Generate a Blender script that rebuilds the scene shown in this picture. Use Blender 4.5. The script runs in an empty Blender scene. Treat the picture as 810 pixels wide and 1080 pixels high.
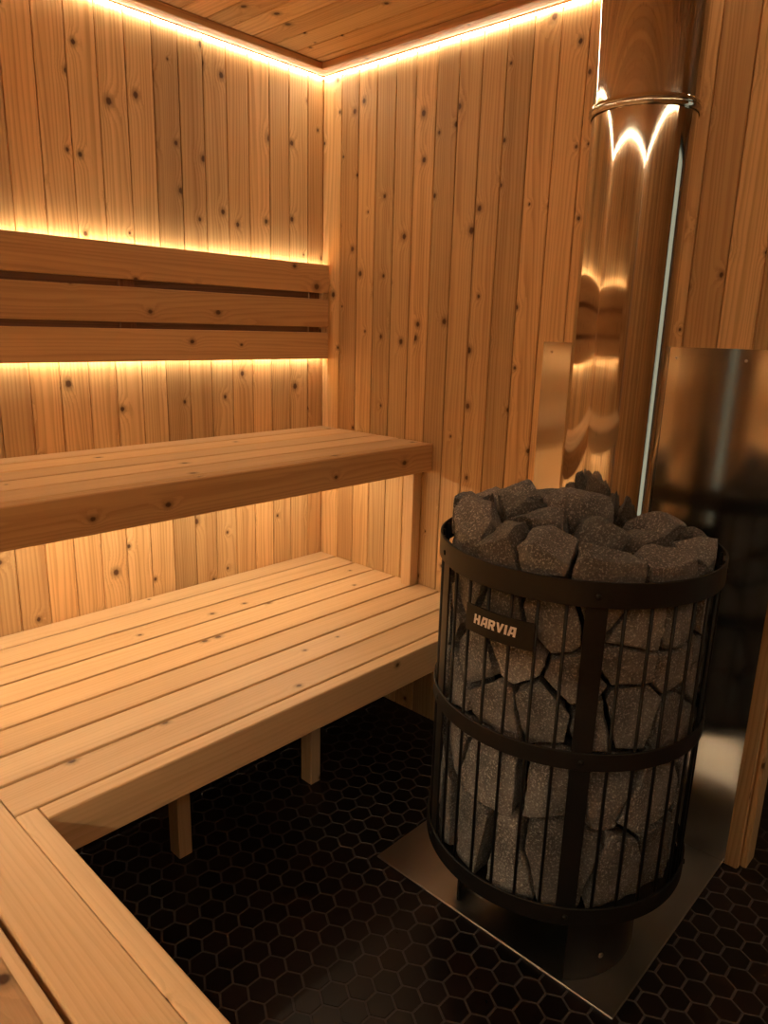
import bpy, bmesh, math, random
import numpy as np
from mathutils import Vector, Matrix, noise as mnoise

random.seed(7)
S = bpy.context.scene
COL = S.collection
V = Vector
PI = math.pi

# ------------------------------------------------------------------ helpers
def obj(name, bm, mat, parent=None, smooth=False):
    me = bpy.data.meshes.new(name)
    bmesh.ops.recalc_face_normals(bm, faces=bm.faces[:])
    if smooth:
        for f in bm.faces:
            f.smooth = True
    bm.to_mesh(me)
    bm.free()
    if mat:
        me.materials.append(mat)
    o = bpy.data.objects.new(name, me)
    COL.objects.link(o)
    if parent:
        o.parent = parent
        o.matrix_parent_inverse = parent.matrix_world.inverted() if False else Matrix.Translation(-parent.location)
    return o

def thing(name, label, cat, loc=(0, 0, 0), group=None):
    o = bpy.data.objects.new(name, None)
    COL.objects.link(o)
    o.location = loc
    o.empty_display_size = 0.05
    tag(o, label, cat, group)
    return o

def tag(o, label, cat, group=None):
    o['label'] = label
    o['category'] = cat
    if group:
        o['group'] = group
    return o

def struct(name, bm, mat, smooth=False):
    o = obj(name, bm, mat, None, smooth)
    o['kind'] = 'structure'
    return o

def new_bm():
    bm = bmesh.new()
    bm.loops.layers.uv.new('UV')
    bm.faces.layers.float.new('rnd')
    return bm

def board(bm, o, a, b, c, L, W, T, bev=0.002, seg=1, rnd=None, v0=None):
    """A plank: starts at corner o, runs L along a, W along b, T along c, long edges rounded by bev."""
    o, a, b, c = V(o), V(a).normalized(), V(b).normalized(), V(c).normalized()
    uvl = bm.loops.layers.uv['UV']
    rl = bm.faces.layers.float['rnd']
    if rnd is None:
        rnd = random.random()
    if v0 is None:
        v0 = random.random() * 3
    bev = min(bev, W * .49, T * .49)
    prof = []
    for cx, cy, a0 in ((bev, bev, 180), (W - bev, bev, 270), (W - bev, T - bev, 0), (bev, T - bev, 90)):
        for k in range(seg + 1):
            t = math.radians(a0 + 90 * k / seg)
            prof.append((cx + bev * math.cos(t), cy + bev * math.sin(t)))
    n = len(prof)
    per = [0.0]
    for i in range(n):
        p, q = prof[i], prof[(i + 1) % n]
        per.append(per[-1] + math.hypot(p[0] - q[0], p[1] - q[1]))
    A = [bm.verts.new(o + b * w + c * t) for w, t in prof]
    B = [bm.verts.new(o + a * L + b * w + c * t) for w, t in prof]
    for i in range(n):
        j = (i + 1) % n
        f = bm.faces.new((A[i], A[j], B[j], B[i]))
        f[rl] = rnd
        for l, uv in zip(f.loops, ((per[i], v0), (per[i + 1], v0), (per[i + 1], v0 + L), (per[i], v0 + L))):
            l[uvl].uv = uv
    for vs in (A[::-1], B):
        f = bm.faces.new(vs)
        f[rl] = rnd
        pr = prof[::-1] if vs is not B else prof
        for l, (w, t) in zip(f.loops, pr):
            l[uvl].uv = (w, v0 + t * .3)

def box(bm, lo, hi):
    vs = [bm.verts.new((x, y, z)) for x in (lo[0], hi[0]) for y in (lo[1], hi[1]) for z in (lo[2], hi[2])]
    for q in ((0, 1, 3, 2), (4, 6, 7, 5), (0, 4, 5, 1), (2, 3, 7, 6), (0, 2, 6, 4), (1, 5, 7, 3)):
        bm.faces.new([vs[i] for i in q])

def lathe(bm, cx, cy, prof, a0=0, a1=360, n=96, closed=True):
    """Revolve a (r, z) profile; closed joins the profile's ends into a solid section."""
    full = abs(a1 - a0) >= 360
    m = n if full else n + 1
    rows = []
    for i in range(m):
        t = math.radians(a0 + (a1 - a0) * i / n)
        rows.append([bm.verts.new((cx + r * math.cos(t), cy + r * math.sin(t), z)) for r, z in prof])
    k = len(prof)
    for i in range(n):
        p, q = rows[i], rows[(i + 1) % m]
        for j in range(k if closed else k - 1):
            bm.faces.new((p[j], q[j], q[(j + 1) % k], p[(j + 1) % k]))
    if not full and closed:
        bm.faces.new(rows[0][::-1])
        bm.faces.new(rows[-1])

def tube(bm, p, q, r, n=10):
    p, q = V(p), V(q)
    d = (q - p).normalized()
    u = d.orthogonal().normalized()
    w = d.cross(u)
    A = [bm.verts.new(p + (u * math.cos(2 * PI * i / n) + w * math.sin(2 * PI * i / n)) * r) for i in range(n)]
    B = [bm.verts.new(q + (u * math.cos(2 * PI * i / n) + w * math.sin(2 * PI * i / n)) * r) for i in range(n)]
    for i in range(n):
        bm.faces.new((A[i], A[(i + 1) % n], B[(i + 1) % n], B[i]))
    bm.faces.new(A[::-1])
    bm.faces.new(B)

def dome(bm, p, d, r, h, n=12):
    """A low screw or bolt head at p facing d."""
    p, d = V(p), V(d).normalized()
    u = d.orthogonal().normalized()
    w = d.cross(u)
    rings = []
    for rr, hh in ((r, 0), (r, h * .45), (r * .72, h * .9), (r * .3, h)):
        rings.append([bm.verts.new(p + d * hh + (u * math.cos(2 * PI * i / n) + w * math.sin(2 * PI * i / n)) * rr) for i in range(n)])
    for A, B in zip(rings, rings[1:]):
        for i in range(n):
            bm.faces.new((A[i], A[(i + 1) % n], B[(i + 1) % n], B[i]))
    bm.faces.new(rings[-1])
    bm.faces.new(rings[0][::-1])

# ------------------------------------------------------------------ materials
class NT:
    def __init__(self, name):
        self.m = bpy.data.materials.new(name)
        self.m.use_nodes = True
        self.t = self.m.node_tree
        self.b = self.t.nodes['Principled BSDF']
        self.out = self.t.nodes['Material Output']
    def n(self, kind, **kw):
        nd = self.t.nodes.new(kind)
        for k, v in kw.items():
            setattr(nd, k, v)
        return nd
    def put(self, sock, v):
        if isinstance(v, bpy.types.NodeSocket):
            self.t.links.new(v, sock)
        elif v is not None:
            sock.default_value = v
    def math(self, op, a, b=None, c=None, clamp=False):
        nd = self.n('ShaderNodeMath', operation=op, use_clamp=clamp)
        for i, v in enumerate((a, b, c)):
            self.put(nd.inputs[i], v) if v is not None else None
        return nd.outputs[0]
    def vec(self, x, y, z=0.0):
        nd = self.n('ShaderNodeCombineXYZ')
        for i, v in enumerate((x, y, z)):
            self.put(nd.inputs[i], v)
        return nd.outputs[0]
    def vmath(self, op, a, b):
        nd = self.n('ShaderNodeVectorMath', operation=op)
        self.put(nd.inputs[0], a)
        self.put(nd.inputs[1], b)
        return nd.outputs['Value'] if op in ('LENGTH', 'DISTANCE', 'DOT_PRODUCT') else nd.outputs[0]
    def noise(self, v, scale=1.0, detail=2.0, rough=.5, dims='3D'):
        nd = self.n('ShaderNodeTexNoise', noise_dimensions=dims)
        self.put(nd.inputs['Vector'], v)
        nd.inputs['Scale'].default_value = scale
        nd.inputs['Detail'].default_value = detail
        nd.inputs['Roughness'].default_value = rough
        return nd.outputs['Fac']
    def mix(self, f, a, b, blend='MIX'):
        nd = self.n('ShaderNodeMix', data_type='RGBA', blend_type=blend)
        self.put(nd.inputs[0], f)
        self.put(nd.inputs[6], a)
        self.put(nd.inputs[7], b)
        return nd.outputs[2]
    def ramp(self, f, lo, hi, smooth=True):
        nd = self.n('ShaderNodeMapRange', interpolation_type='SMOOTHSTEP' if smooth else 'LINEAR')
        self.put(nd.inputs[0], f)
        nd.inputs[1].default_value = lo
        nd.inputs[2].default_value = hi
        return nd.outputs[0]
    def bump(self, h, strength, dist):
        nd = self.n('ShaderNodeBump')
        nd.inputs['Strength'].default_value = strength
        nd.inputs['Distance'].default_value = dist
        self.put(nd.inputs['Height'], h)
        self.t.links.new(nd.outputs[0], self.b.inputs['Normal'])

def rgba(c):
    return (c[0], c[1], c[2], 1.0)

def wood(name, pale, deep, tint, knots=.5, knot_r=.0085, var=.28, contrast=.55, rough=.5):
    """Knotty cedar. UV is in metres: u across the plank, v along it; 'rnd' differs plank by plank."""
    N = NT(name)
    uv = N.n('ShaderNodeUVMap', uv_map='UV').outputs[0]
    rnd = N.n('ShaderNodeAttribute', attribute_name='rnd').outputs['Fac']
    sp = N.n('ShaderNodeSeparateXYZ')
    N.t.links.new(uv, sp.inputs[0])
    u = N.math('ADD', sp.outputs[0], N.math('MULTIPLY', rnd, 37.13))
    v = N.math('ADD', sp.outputs[1], N.math('MULTIPLY', rnd, 91.7))
    # knots: cell centres, measured in metres
    ks = N.vec(N.math('DIVIDE', u, .072), N.math('DIVIDE', v, .19))
    vo = N.n('ShaderNodeTexVoronoi', voronoi_dimensions='2D', feature='F1')
    N.t.links.new(ks, vo.inputs['Vector'])
    vo.inputs['Scale'].default_value = 1.0
    dl = N.vmath('MULTIPLY', N.vmath('SUBTRACT', ks, vo.outputs['Position']), (.072, .155, 0))
    d = N.vmath('LENGTH', dl, (0, 0, 0))
    wob = N.noise(N.vec(N.math('MULTIPLY', u, 1), v), 160, 2)
    d = N.math('MULTIPLY', d, N.math('ADD', .72, N.math('MULTIPLY', wob, .56)))
    cr = N.n('ShaderNodeSeparateColor')
    N.t.links.new(vo.outputs['Color'], cr.inputs[0])
    kr = N.math('MULTIPLY', N.ramp(cr.outputs[0], 1 - knots, 1.0, False), knot_r)
    kr = N.math('ADD', kr, N.math('MULTIPLY', N.math('GREATER_THAN', cr.outputs[0], 1 - knots), .0028))
    q = N.math('DIVIDE', d, N.math('MAXIMUM', kr, .00001))
    has = N.math('GREATER_THAN', kr, .0005)
    core = N.math('MULTIPLY', has, N.math('SUBTRACT', 1.0, N.ramp(q, .55, 1.15)))
    halo = N.math('MULTIPLY', has, N.math('SUBTRACT', 1.0, N.ramp(q, .8, 2.6)))
    swell = N.math('MULTIPLY', has, N.math('EXPONENT', N.math('MULTIPLY', N.math('MULTIPLY', q, q), -.09)))
    # growth rings as contour lines of a stretched field
    big = N.noise(N.vec(N.math('MULTIPLY', u, 9), N.math('MULTIPLY', v, .42), rnd), 1.0, 1.5)
    mid = N.noise(N.vec(N.math('MULTIPLY', u, 45), N.math('MULTIPLY', v, 2.2), rnd), 1.0, 2)
    F = N.math('ADD', N.math('MULTIPLY', u, 85.0), N.math('MULTIPLY', big, 12.0))
    F = N.math('ADD', F, N.math('MULTIPLY', mid, 1.6))
    F = N.math('ADD', F, N.math('MULTIPLY', swell, 1.5))
    ring = N.math('FRACT', F)
    ring = N.math('MULTIPLY', N.ramp(ring, .25, .86), N.math('SUBTRACT', 1.0, N.ramp(ring, .88, 1.0)))
    fine = N.noise(N.vec(N.math('MULTIPLY', u, 420), N.math('MULTIPLY', v, 5.0)), 1.0, 3, .6)
    streak = N.noise(N.vec(N.math('MULTIPLY', u, 34), N.math('MULTIPLY', v, .7)), 1.0, 3, .55)
    amt = N.math('ADD', N.math('MULTIPLY', ring, contrast), N.math('MULTIPLY', N.math('SUBTRACT', fine, .5), .55))
    amt = N.math('ADD', amt, N.math('MULTIPLY', N.math('SUBTRACT', streak, .45), 1.25), clamp=True)
    col = N.mix(amt, rgba(pale), rgba(deep))
    wn = N.n('ShaderNodeTexWhiteNoise', noise_dimensions='1D')
    N.t.links.new(N.math('MULTIPLY', rnd, 913.7), wn.inputs['W'])
    w2 = N.n('ShaderNodeTexWhiteNoise', noise_dimensions='1D')
    N.t.links.new(N.math('MULTIPLY', rnd, 517.3), w2.inputs['W'])
    col = N.mix(N.math('MULTIPLY', w2.outputs['Value'], .6), col, N.mix(1.0, col, rgba(tint), 'MULTIPLY'))
    val = N.math('ADD', 1 - var, N.math('MULTIPLY', wn.outputs['Value'], 2 * var * .8))
    hs = N.n('ShaderNodeHueSaturation')
    N.t.links.new(col, hs.inputs['Color'])
    N.t.links.new(val, hs.inputs['Value'])
    col = N.mix(N.math('MULTIPLY', halo, .55), hs.outputs[0], rgba([c * .5 for c in deep]))
    col = N.mix(N.math('MULTIPLY', core, .92), col, (.075, .028, .011, 1))
    N.t.links.new(col, N.b.inputs['Base Color'])
    N.b.inputs['Roughness'].default_value = rough
    N.b.inputs['Specular IOR Level'].default_value = .32
    h = N.math('ADD', N.math('MULTIPLY', fine, .6), N.math('MULTIPLY', ring, -.5))
    N.bump(h, .22, .0012)
    return N.m

M = {}
M['wall'] = wood('cedar_wall', (.70, .49, .255), (.38, .205, .08), (1.0, .82, .66), .56, .0062, .28, .40)
M['bench'] = wood('cedar_bench', (.71, .525, .32), (.51, .335, .175), (1.0, .88, .76), .26, .0052, .10, .24, .45)
M['rail'] = wood('cedar_rail', (.60, .385, .19), (.36, .195, .08), (1.0, .86, .72), .42, .0085, .10, .34, .45)
M['ceil'] = wood('cedar_ceiling', (.86, .62, .35), (.55, .33, .15), (1.0, .84, .72), .45, .007, .2, .36)
M['trim'] = wood('cedar_trim', (.50, .27, .11), (.34, .16, .055), (1, .9, .8), .2, .006, .1)
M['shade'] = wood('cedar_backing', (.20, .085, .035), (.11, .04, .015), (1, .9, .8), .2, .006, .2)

def steel(name, col, rough, aniso=0.0, scratch=0.0, stretch=(1, 1, 1)):
    N = NT(name)
    N.b.inputs['Metallic'].default_value = 1.0
    tc = N.n('ShaderNodeTexCoord').outputs['Object']
    st = N.vmath('MULTIPLY', tc, stretch)
    g = N.noise(st, 1.0, 3, .6)
    sm = N.noise(tc, 5.0, 3)
    r = N.math('ADD', rough, N.math('MULTIPLY', N.math('SUBTRACT', sm, .5), rough * .7))
    N.put(N.b.inputs['Roughness'], N.math('ADD', r, N.math('MULTIPLY', g, scratch * .25), clamp=True))
    N.t.links.new(N.mix(N.math('MULTIPLY', g, .35), rgba(col), rgba([c * .8 for c in col])), N.b.inputs['Base Color'])
    if scratch:
        N.bump(g, scratch, .0006)
    return N.m

M['pipe'] = steel('polished_stainless', (.66, .62, .57), .055, 0, .03, (14, 14, 3))
M['shield'] = steel('stainless_sheet', (.62, .58, .53), .14, 0, .09, (60, 60, 1.2))
M['hearth'] = steel('hearth_sheet', (.74, .73, .70), .33, 0, .06, (4, 60, 60))
M['screw'] = steel('screw_steel', (.45, .38, .3), .3)

def paint_black(name, col=(.0075, .007, .0068), rough=.46):
    N = NT(name)
    tc = N.n('ShaderNodeTexCoord').outputs['Object']
    g = N.noise(tc, 380, 2)
    N.t.links.new(N.mix(g, rgba(col), rgba([c * 1.8 for c in col])), N.b.inputs['Base Color'])
    N.b.inputs['Roughness'].default_value = rough
    N.b.inputs['Specular IOR Level'].default_value = .33
    N.bump(g, .15, .0004)
    return N.m

M['black'] = paint_black('black_painted_steel')
M['soot'] = paint_black('matt_black_firebox', (.006, .005, .005), .8)

def stone_mat():
    N = NT('grey_sauna_stone')
    tc = N.n('ShaderNodeTexCoord').outputs['Object']
    oi = N.n('ShaderNodeObjectInfo').outputs['Random']
    a = N.noise(tc, 9, 4, .6)
    b = N.noise(tc, 260, 3, .65)
    c = N.noise(tc, 600, 2, .6)
    col = N.mix(N.ramp(a, .3, .75), (.095, .093, .094, 1), (.205, .200, .198, 1))
    col = N.mix(N.ramp(b, .50, .68), col, (.42, .42, .41, 1))
    col = N.mix(N.math('MULTIPLY', N.ramp(c, .55, .75), .7), col, (.022, .020, .019, 1))
    hs = N.n('ShaderNodeHueSaturation')
    N.t.links.new(col, hs.inputs['Color'])
    N.t.links.new(N.math('ADD', .72, N.math('MULTIPLY', oi, .55)), hs.inputs['Value'])
    N.t.links.new(hs.outputs[0], N.b.inputs['Base Color'])
    N.b.inputs['Roughness'].default_value = .72
    N.b.inputs['Specular IOR Level'].default_value = .35
    big = N.noise(tc, 60, 5, .6)
    h = N.math('ADD', N.math('MULTIPLY', b, .35), big)
    N.bump(h, .95, .007)
    return N.m
M['stone'] = stone_mat()

def tile_mat():
    N = NT('black_hexagon_tile')
    rnd = N.n('ShaderNodeAttribute', attribute_name='rnd').outputs['Fac']
    tc = N.n('ShaderNodeTexCoord').outputs['Object']
    g = N.noise(tc, 30, 4)
    col = N.mix(rnd, (.006, .0045, .0045, 1), (.016, .011, .011, 1))
    N.t.links.new(col, N.b.inputs['Base Color'])
    N.put(N.b.inputs['Roughness'], N.math('ADD', .22, N.math('MULTIPLY', g, .22)))
    N.b.inputs['Specular IOR Level'].default_value = .4
    N.bump(N.noise(tc, 45, 3), .10, .002)
    return N.m
M['tile'] = tile_mat()

def flat(name, col, rough=.8, scale=200):
    N = NT(name)
    g = N.noise(N.n('ShaderNodeTexCoord').outputs['Object'], scale, 3)
    N.t.links.new(N.mix(g, rgba([c * .8 for c in col]), rgba([min(1, c * 1.2) for c in col])), N.b.inputs['Base Color'])
    N.b.inputs['Roughness'].default_value = rough
    return N.m
M['grout'] = flat('grey_grout', (.078, .068, .070))
M['white'] = flat('white_lettering', (.93, .92, .90), .5)
M['diffuser'] = flat('white_channel', (.6, .58, .52), .6)
M['frame'] = flat('dark_door_frame', (.02, .018, .016), .5)

def led(name, strength, col=(1.0, .81, .53)):
    N = NT(name)
    e = N.n('ShaderNodeEmission')
    e.inputs['Color'].default_value = rgba(col)
    e.inputs['Strength'].default_value = strength
    N.t.links.new(e.outputs[0], N.out.inputs['Surface'])
    return N.m
M['led_ceiling'] = led('warm_led_ceiling', 29)
M['led_back'] = led('warm_led_backrest', 26)
M['led_bench'] = led('warm_led_bench', 25)

def glass():
    N = NT('door_glass')
    tr = N.n('ShaderNodeBsdfTransparent')
    tr.inputs[0].default_value = (.84, .86, .80, 1)
    gl = N.n('ShaderNodeBsdfGlossy')
    gl.inputs['Roughness'].default_value = .02
    lw = N.n('ShaderNodeFresnel')
    lw.inputs[0].default_value = 1.45
    mx = N.n('ShaderNodeMixShader')
    N.t.links.new(lw.outputs[0], mx.inputs[0])
    N.t.links.new(tr.outputs[0], mx.inputs[1])
    N.t.links.new(gl.outputs[0], mx.inputs[2])
    N.t.links.new(mx.outputs[0], N.out.inputs['Surface'])
    return N.m
M['glass'] = glass()

# ------------------------------------------------------------------ the room
XL, XR, YF, ZC = -2.163, 1.10, -2.72, 2.075
PITCH, GAP = .0776, .0026
WT = .016

def tongue_wall(bm, axis, edges, fixed, outward, z0, z1):
    """Upright tongue-and-groove boards whose faces lie on the plane 'fixed', thickness going outward."""
    for e0, e1 in zip(edges, edges[1:]):
        lo = min(e0, e1)
        w = abs(e1 - e0) - GAP
        if axis == 'x':
            board(bm, (lo + GAP / 2, fixed, z0), (0, 0, 1), (1, 0, 0), (0, outward, 0), z1 - z0, w, WT, .003, 2)
        else:
            board(bm, (fixed, lo + GAP / 2, z0), (0, 0, 1), (0, 1, 0), (outward, 0, 0), z1 - z0, w, WT, .003, 2)
    a, b = min(edges) - .0, max(edges) + (.012 if outward > 0 and max(edges) == 0 else 0)
    if axis == 'x':
        board(bm, (a, fixed + outward * .006, z0), (0, 0, 1), (1, 0, 0), (0, outward, 0), z1 - z0, b - a, .03, .001)
    else:
        board(bm, (fixed + outward * .006, a, z0), (0, 0, 1), (0, 1, 0), (outward, 0, 0), z1 - z0, b - a, .03, .001)

def edges_from(start, first, step, stop):
    e = [start, first]
    while (e[-1] + step - stop) * (1 if step > 0 else -1) < 0:
        e.append(e[-1] + step)
    e.append(stop)
    return e

bm = new_bm()
tongue_wall(bm, 'x', edges_from(0.0, -.0655, -PITCH, XL), 0.0, 1, 0, ZC)
struct('wall_back', bm, M['wall'])
YE = -1.552                                             # free end of the right-hand wall
bm = new_bm()
tongue_wall(bm, 'y', edges_from(0.0, -.009 - PITCH, -.0777, YE), 0.0, 1, 0, ZC)
board(bm, (.037, YE + .001, 0), (0, 0, 1), (0, 1, 0), (1, 0, 0), ZC, -YE - .002, .045, .001)
struct('wall_right', bm, M['wall'])
bm = new_bm()
board(bm, (.017, YE - .0155, .001), (0, 0, 1), (1, 0, 0), (0, 1, 0), ZC - .002, .066, .015, .006, 4)
struct('trim_1', bm, M['wall'])
bm = new_bm()
tongue_wall(bm, 'y', edges_from(0.0, -PITCH, -PITCH, YF), XL, -1, 0, ZC)
struct('wall_left', bm, M['wall'])
DX0, DX1, DZ = .30, .88, 2.0                             # glazed door in the front wall
bm = new_bm()
tongue_wall(bm, 'x', edges_from(XL, XL + PITCH, PITCH, DX0), YF, -1, 0, ZC)
tongue_wall(bm, 'x', [DX1, DX1 + PITCH, DX1 + 2 * PITCH, XR], YF, -1, 0, ZC)
tongue_wall(bm, 'x', edges_from(DX0, DX0 + PITCH, PITCH, DX1), YF, -1, DZ, ZC)
struct('wall_front', bm, M['wall'])
bm = new_bm()
tongue_wall(bm, 'y', edges_from(0.0, -PITCH, -PITCH, YF), XR, 1, 0, ZC)
struct('wall_far', bm, M['wall'])
bm = new_bm()
tongue_wall(bm, 'x', edges_from(.09, .09 + PITCH, PITCH, XR), 0.0, 1, 0, ZC)
struct('wall_alcove', bm, M['wall'])

d = bpy.data.objects.new('door_1', None)
COL.objects.link(d)
d.location = ((DX0 + DX1) / 2, YF - .02, 0)
d['kind'] = 'structure'
bm = bmesh.new()
for lo, hi in (((DX0, YF - .04, 0), (DX0 + .04, YF, DZ)), ((DX1 - .04, YF - .04, 0), (DX1, YF, DZ)),
               ((DX0 + .04, YF - .04, DZ - .04), (DX1 - .04, YF, DZ)), ((DX0 + .04, YF - .04, 0), (DX1 - .04, YF, .05))):
    box(bm, lo, hi)
obj('door_frame', bm, M['frame'], d)
bm = bmesh.new()
box(bm, (DX0 + .04, YF - .024, .05), (DX1 - .04, YF - .016, DZ - .04))
obj('glass_pane', bm, M['glass'], d)
bm = bmesh.new()
tube(bm, (DX0 + .09, YF + .035, .8), (DX0 + .09, YF + .035, 1.3), .012)
for z in (.85, 1.25):
    tube(bm, (DX0 + .09, YF + .035, z), (DX0 + .09, YF - .016, z), .006)
obj('door_handle', bm, M['black'], d, True)

# ceiling boards run away from the back wall
bm = new_bm()
e = [XL]
k = -.1675
while k - PITCH > XL: k -= PITCH
while k < XR:
    if k > e[-1] + .005: e.append(k)
    k += PITCH
e.append(XR)
for a, b in zip(e, e[1:]):
    board(bm, (a + GAP / 2, YF, ZC), (0, 1, 0), (1, 0, 0), (0, 0, 1), -YF, b - a - GAP, WT, .003, 2)
board(bm, (XL - .03, YF - .03, ZC + .006), (0, 1, 0), (1, 0, 0), (0, 0, 1), .06 - YF, XR - XL + .06, .03, .001)
struct('ceiling', bm, M['ceil'])
# flat trim under the ceiling, held off the wall by the light channel
TW, TO = .046, .016
bm = new_bm(); board(bm, (XL + .001, -TO - TW, ZC - .021), (1, 0, 0), (0, 1, 0), (0, 0, 1), -XL - .002 - TO, TW, .0205, .002); struct('trim_2', bm, M['trim'])
bm = new_bm(); board(bm, (-TO - TW, YE, ZC - .021), (0, 1, 0), (1, 0, 0), (0, 0, 1), -YE - TO - TW - .001, TW, .0205, .002); struct('trim_3', bm, M['trim'])
bm = new_bm(); board(bm, (XL + TO, YF + .07, ZC - .021), (0, 1, 0), (1, 0, 0), (0, 0, 1), -YF - .07 - TO - TW - .001, TW, .0205, .002); struct('trim_4', bm, M['trim'])
bm = new_bm(); board(bm, (XL + .07, YF + TO, ZC - .021), (1, 0, 0), (0, 1, 0), (0, 0, 1), -XL - .16, TW, .0205, .002); struct('trim_5', bm, M['trim'])

def strip(name, lo, hi, mat, label):
    bm = bmesh.new()
    box(bm, lo, hi)
    o = obj(name, bm, M['diffuser'])
    o.data.materials.append(mat)
    for p in o.data.polygons:
        if p.normal.z < -.5 or (p.center + p.normal * .01 - V(((XL) / 2, YF / 2, 0))).to_2d().length < (p.center - V(((XL) / 2, YF / 2, 0))).to_2d().length and abs(p.normal.z) < .5 and p.area > .0015:
            p.material_index = 1
    return tag(o, label, 'light strip', 'warm light strips')
ZT = ZC - .0255
strip('light_strip', (XL + .02, -.0065, ZT), (-.008, -.0015, ZT + .0042), M['led_ceiling'], 'thin warm light strip along the ceiling edge above the backrest wall')
strip('light_strip', (-.0065, YE + .004, ZT), (-.0015, -.008, ZT + .0042), M['led_ceiling'], 'thin warm light strip along the ceiling edge above the stove wall')
strip('light_strip', (XL + .0015, YF + .07, ZT), (XL + .0065, -.07, ZT + .0042), M['led_ceiling'], 'thin warm light strip along the ceiling above the left wall behind the camera')
strip('light_strip', (XL + .07, YF + .0015, ZT), (-.1, YF + .0065, ZT + .0042), M['led_ceiling'], 'thin warm light strip along the ceiling above the door wall')

# floor: hexagon tiles in grout
P = .0545
CP = P * math.sqrt(3) / 2
bm = bmesh.new()
rl = bm.faces.layers.float.new('rnd')
R0 = (P - .0034) / math.sqrt(3)
i0, i1 = int((XL + .2819) / CP) - 1, int((XR + .2819) / CP) + 1
for i in range(i0, i1 + 1):
    cx = -.2819 + i * CP
    if cx < XL + .02 or cx > XR - .02: continue
    for j in range(-28, 34):
        cy = -1.5857 + (i % 2) * P / 2 + j * P
        if cy < YF + .025 or cy > -.025: continue
        rr = random.random()
        top = [bm.verts.new((cx + (R0 - .0012) * math.cos(k * PI / 3), cy + (R0 - .0012) * math.sin(k * PI / 3), 0)) for k in range(6)]
        low = [bm.verts.new((cx + R0 * math.cos(k * PI / 3), cy + R0 * math.sin(k * PI / 3), -.0014)) for k in range(6)]
        f = bm.faces.new(top); f[rl] = rr
        for k in range(6):
            f = bm.faces.new((low[k], low[(k + 1) % 6], top[(k + 1) % 6], top[k])); f[rl] = rr
box(bm, (XL - .03, YF - .03, -.04), (XR + .03, .03, -.0009))
o = struct('floor', bm, M['tile'])
o.data.materials.append(M['grout'])
for p in o.data.polygons[-6:]:
    p.material_index = 1

# ------------------------------------------------------------------ benches
ZL, YL, YCAP, ZLB = .468, -.814, -.774, .3796
XS, XSC = -1.3466, -1.3846
lb = thing('lower_bench', 'wide lower cedar bench of long slats running along the backrest wall', 'bench', (-1.15, -.4, 0))
gaps = [-.003] + [-.083 - .0981 * k for k in range(8)]
for i, (a, b) in enumerate(zip(gaps, gaps[1:])):
    x0 = XSC + .001 if i == 7 else XL + .01
    y1 = a - (.0042 if i else 0)
    y0 = b + .0042 if i < 7 else b
    bm = new_bm()
    board(bm, (x0, y0, ZL - .036), (1, 0, 0), (0, 1, 0), (0, 0, 1), -.003 - x0, y1 - y0, .036, .003, 3)
    obj('slat', bm, M['bench'], lb)
bm = new_bm()
board(bm, (XS + .001, YL, ZLB), (1, 0, 0), (0, 0, 1), (0, 1, 0), -.003 - XS, ZL - ZLB, YCAP - YL - .001, .004, 3)
obj('front_board', bm, M['bench'], lb)
for x in (-.003 - .038, -.5285, -.956, -1.9):
    bm = new_bm()
    board(bm, (x, -.73, ZL - .036 - .09), (0, 1, 0), (1, 0, 0), (0, 0, 1), .70, .036, .0895, .002)
    obj('bearer', bm, M['bench'], lb)
for x, y in ((-.5285, -.551), (-.956, -.551), (-1.9, -.551), (-.956, -.10), (-.5285, -.10), (-1.9, -.1)):
    bm = new_bm()
    board(bm, (x, y, .0005), (0, 0, 1), (1, 0, 0), (0, 1, 0), ZL - .036 - .0905, .036, .045, .002)
    obj('leg', bm, M['bench'], lb)

sb = thing('side_bench', 'low cedar bench in the foreground joining the lower bench at a corner', 'bench', (-1.75, -1.6, 0))
YB = YF + .28
bm = new_bm()
board(bm, (XS - .038, YB, ZLB), (0, 1, 0), (0, 0, 1), (1, 0, 0), YCAP - YB - .001, ZL - ZLB, .037, .004, 3)
obj('front_board', bm, M['bench'], sb)
xe = [XSC - .098 * k for k in range(7)] + [XL + .004]
for i, (a, b) in enumerate(zip(xe, xe[1:])):
    x1 = a - (.0042 if i else .0005)
    x0 = b + (.0042 if i < 6 else 0)
    bm = new_bm()
    y1 = -.674 if i == 0 else -.8155
    board(bm, (x0, YB, ZL - .036), (0, 1, 0), (1, 0, 0), (0, 0, 1), y1 - YB, x1 - x0, .036, .003, 3, v0=.72 if i == 0 else None)
    obj('slat', bm, M['bench'], sb)
for y in (-2.2, -1.5, -.85):
    bm = new_bm()
    board(bm, (XL + .004, y, ZL - .126), (1, 0, 0), (0, 1, 0), (0, 0, 1), XS - .039 - XL - .004, .036, .0895, .002)
    obj('bearer', bm, M['bench'], sb)
    bm = new_bm()
    board(bm, (-1.65, y, .0005), (0, 0, 1), (1, 0, 0), (0, 1, 0), ZL - .1265, .045, .036, .002)
    obj('leg', bm, M['bench'], sb)

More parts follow.
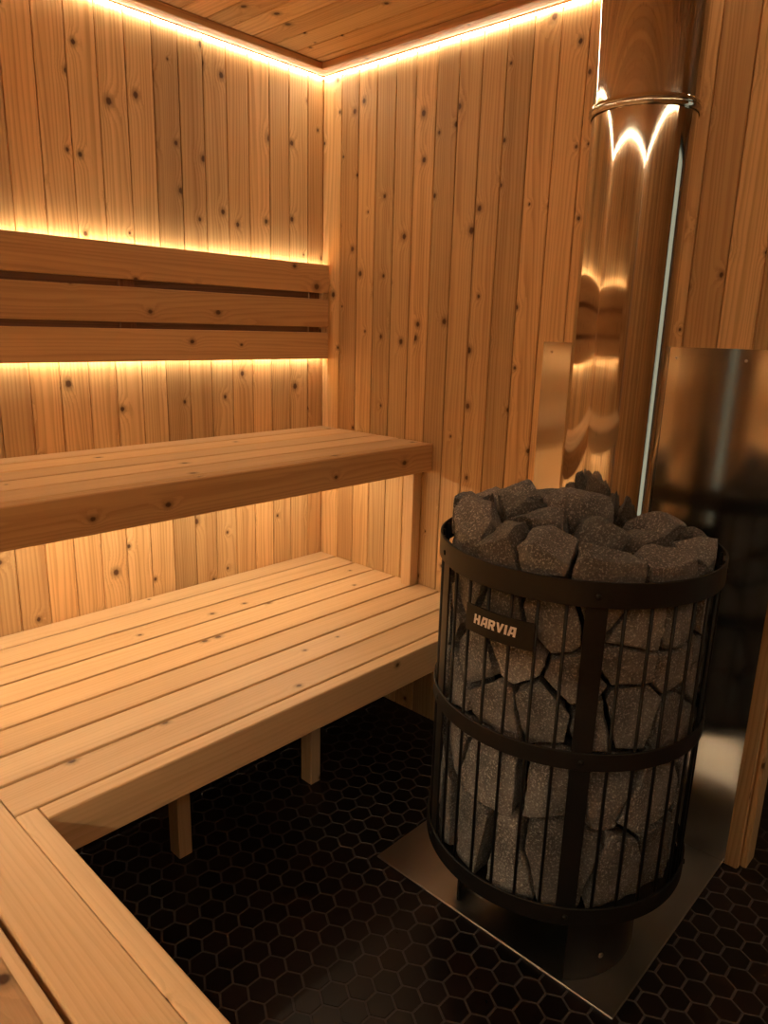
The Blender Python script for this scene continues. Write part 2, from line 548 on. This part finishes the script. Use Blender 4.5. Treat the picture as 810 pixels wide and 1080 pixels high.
ZU, YU, ZUB = .9392, -.518, .8518
ub = thing('upper_bench', 'upper cedar bench with slatted seat and deep front board under the backrest', 'bench', (-1.15, -.26, .5))
gaps = [-.003, -.086, -.184, -.282, -.380, -.478]
for i, (a, b) in enumerate(zip(gaps, gaps[1:])):
    y1 = a - (.0042 if i else 0)
    y0 = b + (.0042 if i < 4 else .001)
    bm = new_bm()
    board(bm, (XL + .01, y0, ZU - .036), (1, 0, 0), (0, 1, 0), (0, 0, 1), -.003 - XL - .01, y1 - y0, .036, .003, 3)
    obj('slat', bm, M['bench'], ub)
bm = new_bm()
board(bm, (XL + .01, YU, ZUB), (1, 0, 0), (0, 0, 1), (0, 1, 0), -.003 - XL - .01, ZU - ZUB, .038, .004, 3)
obj('front_board', bm, M['rail'], ub)
for x in (-.040, -1.6):
    bm = new_bm()
    board(bm, (x, -.478, ZL + .0005), (0, 0, 1), (1, 0, 0), (0, 1, 0), ZU - .036 - ZL - .001, .038, .040, .002)
    obj('post', bm, M['bench'], ub)
for x in (-.040, -.8, -1.6):
    bm = new_bm()
    board(bm, (x, -.437, ZU - .037 - .04), (0, 1, 0), (1, 0, 0), (0, 0, 1), .432, .036, .04, .002)
    obj('bearer', bm, M['bench'], ub)
for x0, x1 in ((XL + .05, -1.605), (-1.562, -.802), (-.762, -.042)):
    bm = bmesh.new()
    box(bm, (x0, -.2, ZU - .0445), (x1, -.188, ZU - .037))
    obj('light_strip', bm, M['led_bench'], ub)

br = thing('backrest', 'wall backrest of three long cedar rails with light glowing above and below', 'backrest', (-1.15, -.02, 1.17))
BX = -.006
for z0, z1 in ((1.3923, 1.4836), (1.2807, 1.3724), (1.1756, 1.2636)):
    bm = new_bm()
    board(bm, (XL + .005, -.0382, z0), (1, 0, 0), (0, 0, 1), (0, 1, 0), BX - XL - .005, z1 - z0, .019, .003, 3)
    obj('rail', bm, M['rail'], br)
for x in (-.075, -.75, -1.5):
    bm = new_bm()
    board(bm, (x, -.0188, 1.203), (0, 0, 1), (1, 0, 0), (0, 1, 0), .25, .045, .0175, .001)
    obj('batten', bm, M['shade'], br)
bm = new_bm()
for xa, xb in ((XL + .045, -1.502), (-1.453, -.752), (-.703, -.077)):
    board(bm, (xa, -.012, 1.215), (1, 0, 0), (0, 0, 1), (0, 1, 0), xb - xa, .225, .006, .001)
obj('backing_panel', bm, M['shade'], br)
for z, in ((1.462,), (1.190,)):
    for xa, xb in ((XL + .045, -.008),):
        bm = bmesh.new()
        box(bm, (xa, -.0188, z), (xb, -.0150, z + .009))
        obj('light_strip', bm, M['led_back'], br)


XU = -1.641
us = thing('upper_side_bench', 'upper cedar bench in the lower left corner, nearest the camera', 'bench', (-1.9, -1.5, .5))
xe = [XL + .004, XL + .086, XL + .184, XL + .282, XL + .380, XL + .478]
for i, (a, b) in enumerate(zip(xe, xe[1:])):
    x0 = a + (.0042 if i else 0)
    x1 = b - (.0042 if i < 4 else .001)
    bm = new_bm()
    board(bm, (x0, YB, ZU - .036), (0, 1, 0), (1, 0, 0), (0, 0, 1), YU - .002 - YB, x1 - x0, .036, .003, 3)
    obj('slat', bm, M['bench'], us)
bm = new_bm()
board(bm, (XU - .038, YB, ZUB), (0, 1, 0), (0, 0, 1), (1, 0, 0), YU - .002 - YB, ZU - ZUB, .038, .004, 3)
obj('front_board', bm, M['bench'], us)
for y in (-.70, -1.5, -2.2):
    bm = new_bm()
    board(bm, (XL + .004, y, ZU - .0775), (1, 0, 0), (0, 1, 0), (0, 0, 1), .432, .036, .04, .002)
    obj('bearer', bm, M['bench'], us)
    bm = new_bm()
    board(bm, (XU - .0785, y, ZL + .0005), (0, 0, 1), (0, 1, 0), (1, 0, 0), ZU - .036 - ZL - .001, .038, .040, .002)
    obj('post', bm, M['bench'], us)
for y0, y1 in ((-2.15, -1.505), (-1.46, -.705)):
    bm = bmesh.new()
    box(bm, (XL + .188, y0, ZU - .0445), (XL + .2, y1, ZU - .037))
    obj('light_strip', bm, M['led_bench'], us)

bs = thing('backrest', 'wall backrest of cedar rails on the left wall behind the camera', 'backrest', (XL + .02, -1.2, 1.17))
for z0, z1 in ((1.3923, 1.4836), (1.2807, 1.3724), (1.1756, 1.2636)):
    bm = new_bm()
    board(bm, (XL + .0192, YB + .03, z0), (0, 1, 0), (0, 0, 1), (1, 0, 0), -.045 - YB - .03, z1 - z0, .019, .003, 3)
    obj('rail', bm, M['rail'], bs)
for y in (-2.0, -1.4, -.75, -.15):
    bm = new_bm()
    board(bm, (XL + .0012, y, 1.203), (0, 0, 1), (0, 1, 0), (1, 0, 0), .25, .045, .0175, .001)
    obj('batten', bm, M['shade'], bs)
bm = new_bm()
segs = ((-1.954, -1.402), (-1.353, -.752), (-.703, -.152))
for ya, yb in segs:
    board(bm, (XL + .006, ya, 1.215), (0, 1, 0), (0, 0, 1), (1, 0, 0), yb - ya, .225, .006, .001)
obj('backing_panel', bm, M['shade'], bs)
for z in (1.462, 1.190):
    for ya, yb in ((-2.1, -.05),):
        bm = bmesh.new()
        box(bm, (XL + .0150, ya, z), (XL + .0188, yb, z + .009))
        obj('light_strip', bm, M['led_back'], bs)

# ------------------------------------------------------------------ heat shield and hearth
YS0, YS1, ZS = -1.522, -.887, 1.26
bm = bmesh.new()
box(bm, (-.0045, YS0, .0055), (-.0010, YS1, ZS))
hs = tag(obj('heat_shield', bm, M['shield']), 'brushed stainless steel sheet screwed to the wall behind the stove', 'heat shield')
for y, z in ((-.912, 1.235), (-1.245, 1.235), (-1.40, 1.235)):
    bm = bmesh.new()
    dome(bm, (-.0045, y, z), (-1, 0, 0), .0035, .0016)
    obj('screw', bm, M['screw'], hs, True)
bm = bmesh.new()
box(bm, (-.606, -1.518, .0002), (-.0015, -.888, .005))
bmesh.ops.bevel(bm, geom=bm.edges[:], offset=.0015, segments=2, affect='EDGES')
tag(obj('hearth_plate', bm, M['hearth']), 'square stainless steel floor plate under the round stove', 'floor plate')

# ------------------------------------------------------------------ the stove
AX, AY, RS = -.4543, -1.2713, .275
st = thing('sauna_stove', 'round black steel sauna stove with a barred cage full of grey stones', 'stove', (AX, AY, .005))
def pol(r, az, z):
    t = math.radians(az)
    return (AX + r * math.cos(t), AY + r * math.sin(t), z)
for z0, z1 in ((.845, .890), (.540, .574), (.2127, .2507)):
    bm = bmesh.new()
    lathe(bm, AX, AY, [(RS - .004, z0), (RS - .0008, z0), (RS, z0 + .0008), (RS, z1 - .0008), (RS - .0008, z1), (RS - .004, z1)], n=160)
    obj('hoop', bm, M['black'], st, False)
STRAPS = (0, 72, 144, 216, 288)
hw = math.degrees(.0185 / RS)
for az in STRAPS:
    bm = bmesh.new()
    lathe(bm, AX, AY, [(RS - .0085, .215), (RS - .0045, .215), (RS - .0045, .888), (RS - .0085, .888)], az - hw, az + hw, 8)
    s = obj('strap', bm, M['black'], st)
    for z in (.8655, .557, .2315):
        bm = bmesh.new()
        dome(bm, pol(RS, az, z), (math.cos(math.radians(az)), math.sin(math.radians(az)), 0), .0052, .003)
        obj('bolt', bm, M['black'], s, True)
for az in STRAPS:
    for k in range(1, 7):
        a = az + 72 / 7 * k
        bm = bmesh.new()
        tube(bm, pol(RS - .0077, a, .216), pol(RS - .0077, a, .886), .0031, 10)
        obj('bar', bm, M['black'], st, True)
# firebox inside the stones, grate floor, pedestal with its air opening
bm = bmesh.new()
lathe(bm, AX, AY, [(.001, .225), (.163, .225), (.168, .23), (.168, .79), (.160, .80), (.001, .80)], n=64, closed=False)
obj('firebox', bm, M['soot'], st, True)
bm = bmesh.new()
lathe(bm, AX, AY, [(.001, .2135), (RS - .0095, .2135), (RS - .0095, .222), (.001, .222)], n=96, closed=False)
obj('cage_floor', bm, M['soot'], st)
bm = bmesh.new()
RP = .197
for a0, a1 in ((223, 300), (343, 420), (80, 130)):
    lathe(bm, AX, AY, [(RP - .004, .0055), (RP, .0055), (RP, .188), (RP - .004, .188)], a0, a1, 40)
lathe(bm, AX, AY, [(RP - .004, .188), (RP, .188), (RP, .213), (RP - .004, .213)], n=120)
pd = obj('pedestal', bm, M['black'], st)
for az, z in ((246, .055), (20, .055), (120, .055)):
    bm = bmesh.new()
    dome(bm, pol(RP, az, z), (math.cos(math.radians(az)), math.sin(math.radians(az)), 0), .006, .003)
    obj('bolt', bm, M['screw'], pd, True)
# name plate, curved with the cage
bm = bmesh.new()
lathe(bm, AX, AY, [(RS - .003, .7505), (RS + .001, .7505), (RS + .001, .8015), (RS - .003, .8015)], 165.2, 195.4, 24)
npl = obj('name_plate', bm, M['black'], st)
# lettering: strokes as quads in plate coordinates (letter height 1, x to the right)
def q(*p): return list(p)
def bar_(x0, y0, x1, y1, w):
    return [(x0, y0), (x0 + w, y0), (x1 + w, y1), (x1, y1)]
GL = {
 'H': (.78, [bar_(0, 0, 0, 1, .27), bar_(.51, 0, .51, 1, .27), [(.2, .38), (.58, .38), (.58, .62), (.2, .62)]]),
 'A': (.84, [bar_(0, 0, .20, 1, .27), [(.20, .76), (.66, .76), (.84, .86), (.84, 1), (.2, 1)], [(.57, 0), (.84, 0), (.84, .86), (.57, .86)], [(.16, .22), (.6, .22), (.6, .44), (.2, .44)]]),
 'R': (.80, [bar_(0, 0, 0, 1, .27), [(.2, .78), (.66, .78), (.78, .9), (.66, 1), (.2, 1)], [(.52, .42), (.78, .52), (.78, .9), (.52, .9)], [(.2, .36), (.62, .36), (.78, .52), (.62, .58), (.2, .58)], bar_(.50, 0, .32, .42, .30)]),
 'V': (.86, [[(.0, 1), (.28, 1), (.52, 0), (.30, 0)], [(.58, 1), (.86, 1), (.54, 0), (.32, 0)]]),
 'I': (.27, [bar_(0, 0, 0, 1, .27)]),
}
bm = bmesh.new()
total = sum(GL[c][0] for c in 'HARVIA') + .10 * 5
A0, A1, Z0, H = 169.9, 188.6, .7690, .0185
x = 0
for ch in 'HARVIA':
    for poly in GL[ch][1]:
        sub = []
        pts = []
        for i in range(len(poly)):
            p0, p1 = poly[i], poly[(i + 1) % len(poly)]
            pts.append(p0)
        vs = []
        for px, py in pts:
            az = A0 + (x + px + .10 * (py - .5)) / total * (A1 - A0)
            vs.append(pol(RS + .0016, az, Z0 + py * H))
        a = [bm.verts.new(v) for v in vs]
        bm.faces.new(a)
    x += GL[ch][0] + .10
me_l = obj('lettering', bm, M['white'], npl)

# ------------------------------------------------------------------ flue pipe
PX, PY, RPp, ZJ0 = -.298, -1.243, .097, 1.694
cp = thing('flue_pipe', 'shiny stainless steel flue pipe rising from the stones to the ceiling', 'pipe', (PX, PY, .81))
bm = bmesh.new(); lathe(bm, PX, PY, [(RPp - .002, .803), (RPp, .803), (RPp, ZJ0), (RPp - .002, ZJ0)], n=128); obj('lower_section', bm, M['pipe'], cp, False)
bm = bmesh.new(); lathe(bm, PX, PY, [(RPp - .001, ZJ0 + .0005), (RPp + .001, ZJ0 + .0005), (RPp + .001, ZC - .001), (RPp - .001, ZC - .001)], n=128); obj('upper_section', bm, M['pipe'], cp, False)
bm = bmesh.new()
ZJ = 1.694
lathe(bm, PX, PY, [(RPp + .0012, ZJ - .009), (RPp + .0045, ZJ - .009), (RPp + .0066, ZJ - .006), (RPp + .0066, ZJ - .002), (RPp + .0042, ZJ), (RPp + .0066, ZJ + .002), (RPp + .0066, ZJ + .006), (RPp + .0045, ZJ + .009), (RPp + .0012, ZJ + .009)], n=128)
cl = obj('joint_collar', bm, M['pipe'], cp, False)
for o in cp.children:
    for p in o.data.polygons:
        p.use_smooth = True
    o.data.set_sharp_from_angle(angle=math.radians(35))
for o in st.children:
    if o.name.split('.')[0] in ('hoop', 'strap', 'pedestal', 'name_plate', 'cage_floor'):
        for p in o.data.polygons:
            p.use_smooth = True
        o.data.set_sharp_from_angle(angle=math.radians(35))

# ------------------------------------------------------------------ stones
rng = np.random.default_rng(11)
seeds = []      # (pos, kind, row, az)
ROWZ = [.806, .712, .615, .480, .320]
ROWN_ = [17, 16, 17, 14, 15]
for row, z in enumerate(ROWZ):
    n = ROWN_[row]
    off = (row % 2) * .5
    for k in range(n):
        az = 90 + (k + off) * (360 / n)
        az += rng.uniform(-7, 7)
        azn = az % 360
        if not (78 <= azn <= 345):
            continue
        r = .222 + rng.uniform(-.016, .016)
        t = math.radians(azn)
        seeds.append((np.array([AX + r * math.cos(t), AY + r * math.sin(t), z + rng.uniform(-.032, .032)]), 'side', row, azn))
PXY = np.array([-.298, -1.243])
for k in range(13):
    az = k * 360 / 13 + rng.uniform(-8, 8) + 6
    t = math.radians(az)
    r = .214 + rng.uniform(-.014, .008)
    q_ = np.array([AX + r * math.cos(t), AY + r * math.sin(t), .900 + rng.uniform(-.012, .012)])
    if np.linalg.norm(q_[:2] - PXY) > .125:
        seeds.append((q_, 'rim', 0, az % 360))
for az, r in ((70, .15), (110, .125), (148, .12), (185, .13), (222, .125), (262, .14), (180, .035), (300, .16)):
    t = math.radians(az + rng.uniform(-6, 6))
    q_ = np.array([AX + r * math.cos(t) , AY + r * math.sin(t), .925 + rng.uniform(-.012, .014)])
    if np.linalg.norm(q_[:2] - PXY) > .130:
        seeds.append((q_, 'inner', 0, az % 360))
POS = np.array([s[0] for s in seeds])

def mound(x, y):
    r = math.hypot(x - AX, y - AY)
    az = math.atan2(y - AY, x - AX)
    lift = .5 + .5 * math.cos(az - math.radians(135))
    return .905 + (.035 + .050 * lift) * max(0, 1 - (r / .30) ** 2) + .016 * lift

def polytope(i):
    p, kind, row, az = seeds[i]
    Nn, D = [], []
    dv = POS - p
    ds = np.linalg.norm(dv, axis=1)
    for j in np.argsort(ds)[1:26]:
        n = dv[j] / ds[j]
        Nn.append(n); D.append(ds[j] / 2 - rng.uniform(.0008, .0034))
    rad = np.array([math.cos(math.radians(az)), math.sin(math.radians(az)), 0])
    def add(n, d):
        Nn.append(np.array(n) / np.linalg.norm(n)); D.append(d)
    c = np.array([AX, AY, 0])
    dep = rng.uniform(0, .011) if kind == 'side' else 0
    tz = rng.uniform(-.22, .22) if kind == 'side' else 0
    ta_ = rng.uniform(-.25, .25) if kind == 'side' else 0
    if kind == 'side':
        nn = rad + np.array([-rad[1], rad[0], 0]) * ta_ + np.array([0, 0, tz])
        nn /= np.linalg.norm(nn)
        add(nn, (.252 - rad @ (p - c)) * .96 + .002)
    for da in (-14, -7, 0, 7, 14):
        t = math.radians(az + da)
        n = np.array([math.cos(t), math.sin(t), 0])
        lim = .2590 if kind == 'side' else .2570
        add(n, lim - rng.uniform(0, .003) - n @ (p - c))
    if kind == 'side' and p[2] > .75:
        w = p[:2] - PXY; dw = np.linalg.norm(w)
        add(-np.array([w[0], w[1], 0]) / dw, dw - RPp - .008)
    if kind == 'side':
        add(-rad, rad @ (p - c) - .178)
        for sg in (-1, 1):
            t = math.radians(az + sg * 17)
            n = np.array([-math.sin(t), math.cos(t), 0]) * sg
            add(n, -(n @ (p - c)))
        add((0, 0, -1), p[2] - .226)
    else:
        add((0, 0, -1), p[2] - .8535 if kind == 'rim' else p[2] - .835)
        # keep clear of the pipe
        w = p[:2] - np.array([PX, PY]); dw = np.linalg.norm(w)
        n = -np.array([w[0], w[1], 0]) / dw
        add(n, dw - RPp - .013)
        h = mound(p[0], p[1]) - p[2]
        for _ in range(5):
            tl = math.radians(rng.uniform(8, 58)); ta = rng.uniform(0, 2 * PI)
            add((math.sin(tl) * math.cos(ta), math.sin(tl) * math.sin(ta), math.cos(tl)), max(.018, h * rng.uniform(.75, 1.1)))
    return Nn, D

def stone_mesh(i):
    p = seeds[i][0]
    Nn, D = polytope(i)
    bm = bmesh.new()
    bmesh.ops.create_cube(bm, size=.5)
    for n, d in zip(Nn, D):
        g = bmesh.ops.bisect_plane(bm, geom=bm.verts[:] + bm.edges[:] + bm.faces[:], plane_co=V(n) * d, plane_no=V(n), clear_outer=True)
        ed = [e for e in g['geom_cut'] if isinstance(e, bmesh.types.BMEdge)]
        if len(ed) > 2:
            bmesh.ops.edgeloop_fill(bm, edges=ed)
    vs = np.array([v.co[:] for v in bm.verts])
    cc = (vs.max(axis=0) + vs.min(axis=0)) / 2
    for _ in range(7):
        n = rng.normal(size=3); n /= np.linalg.norm(n)
        h = ((vs - cc) @ n).max() * rng.uniform(.76, .97)
        g = bmesh.ops.bisect_plane(bm, geom=bm.verts[:] + bm.edges[:] + bm.faces[:], plane_co=V(cc + n * h), plane_no=V(n), clear_outer=True)
        ed = [e for e in g['geom_cut'] if isinstance(e, bmesh.types.BMEdge)]
        if len(ed) > 2:
            bmesh.ops.edgeloop_fill(bm, edges=ed)
    bmesh.ops.remove_doubles(bm, verts=bm.verts[:], dist=.0035)
    bmesh.ops.recalc_face_normals(bm, faces=bm.faces[:])
    try:
        bmesh.ops.bevel(bm, geom=bm.edges[:], offset=.0028, segments=1, affect='EDGES', clamp_overlap=True)
    except Exception:
        pass
    bmesh.ops.triangulate(bm, faces=bm.faces[:])
    for lim in (.045, .024, .013, .0085):
        ed = [e for e in bm.edges if e.calc_length() > lim]
        if ed:
            bmesh.ops.subdivide_edges(bm, edges=ed, cuts=1)
            bmesh.ops.triangulate(bm, faces=bm.faces[:])
    c = sum((v.co for v in bm.verts), V()) / len(bm.verts)
    bm.normal_update()
    s = rng.uniform(0, 50)
    mv = []
    for v in bm.verts:
        w = v.co * 24 + V((s, s * .7, -s))
        f = mnoise.fractal(w, .85, 2.1, 4)
        g = mnoise.ridged_multi_fractal(w * .6, .9, 2.0, 3, 1.0, 2.0)
        dd = (v.co - c).normalized()
        mv.append(v.co + v.normal * (.0034 * min(f, .5) - .0017) - dd * .0016 * min(g, 2.2) * .6)
    for v, q_ in zip(bm.verts, mv):
        v.co = q_ - c
    me = bpy.data.meshes.new('sauna_stone')
    for f in bm.faces:
        f.smooth = True
    bm.to_mesh(me)
    bm.free()
    me.materials.append(M['stone'])
    me.set_sharp_from_angle(angle=math.radians(32))
    return me, V(p) + c

ORD = ['first', 'second', 'third', 'fourth', 'fifth', 'sixth', 'seventh', 'eighth', 'ninth', 'tenth', 'eleventh']
ROWN = ['top row of upper tier', 'middle row of upper tier', 'bottom row of upper tier',
        'top row of lower tier', 'bottom row of lower tier']
def side_labels():
    lab = {}
    secs = {'left panel': (144, 216), 'right panel': (216, 288), 'left flank': (0, 144), 'right flank': (288, 361)}
    for row in range(5):
        for sec, (a, b) in secs.items():
            ids = sorted([i for i, s in enumerate(seeds) if s[1] == 'side' and s[2] == row and a <= s[3] < b], key=lambda i: seeds[i][3])
            if sec == 'left flank':
                ids = ids[::-1]
            for k, i in enumerate(ids):
                if sec == 'left panel':
                    lab[i] = f'stone left of front strap, {ROWN[row]}, {ORD[k]} from left'
                elif sec == 'right panel':
                    lab[i] = f'stone right of front strap, {ROWN[row]}, {ORD[k]} from left'
                elif sec == 'left flank':
                    lab[i] = f'grey stone past left strap, {ROWN[row]}, {ORD[k]} behind strap'
                else:
                    lab[i] = f'grey stone past right strap, {ROWN[row]}, {ORD[k]} behind strap'
    return lab
LAB = side_labels()
rim_ids = sorted([i for i, s in enumerate(seeds) if s[1] == 'rim'], key=lambda i: (seeds[i][3] - 125) % 360)
for k, i in enumerate(rim_ids):
    LAB[i] = f'dark stone heaped at stove rim, {ORD[k]} from far left counting toward front'
inn_ids = sorted([i for i, s in enumerate(seeds) if s[1] == 'inner'], key=lambda i: (seeds[i][3] - 125) % 360)
for k, i in enumerate(inn_ids):
    LAB[i] = f'dark stone heaped against flue pipe, {ORD[k]} from far left counting toward front'
for i, s in enumerate(seeds):
    me, pos = stone_mesh(i)
    o = bpy.data.objects.new('sauna_stone', me)
    o.location = pos
    COL.objects.link(o)
    tag(o, LAB[i], 'stone', 'stones heaped on top of the stove' if s[1] != 'side' else 'stones behind the stove bars')

# ------------------------------------------------------------------ light, world, camera
W = bpy.data.worlds.new('world')
S.world = W
W.use_nodes = True
bg = W.node_tree.nodes['Background']
bg.inputs[0].default_value = (.95, .92, .78, 1)
bg.inputs[1].default_value = .38

cam = bpy.data.cameras.new('camera')
co = bpy.data.objects.new('camera', cam)
COL.objects.link(co)
r_, u_, d_ = V((.685, -.728, .027)), V((.161, .188, .969)), V((.710, .659, -.246))
yaw, pit, rol = math.radians(42.86354974), math.radians(-14.2471201), math.radians(1.61280634)
d_ = V((math.cos(pit) * math.cos(yaw), math.cos(pit) * math.sin(yaw), math.sin(pit)))
rr = d_.cross(V((0, 0, 1))).normalized()
uu = rr.cross(d_)
r_ = rr * math.cos(rol) + uu * math.sin(rol)
u_ = -rr * math.sin(rol) + uu * math.cos(rol)
mat = Matrix((r_, u_, -d_)).transposed().to_4x4()
mat.translation = V((-1.74261803, -1.93475892, 1.28401795))
co.matrix_world = mat
cam.sensor_fit = 'VERTICAL'
cam.sensor_height = 36
cam.lens = 36 * 763.92 / 1080
cam.clip_start = .02
S.camera = co

S.view_settings.view_transform = 'Standard'
S.view_settings.look = 'None'
S.view_settings.exposure = 1.1
S.cycles.max_bounces = 10
S.cycles.diffuse_bounces = 6
S.cycles.sample_clamp_indirect = 6
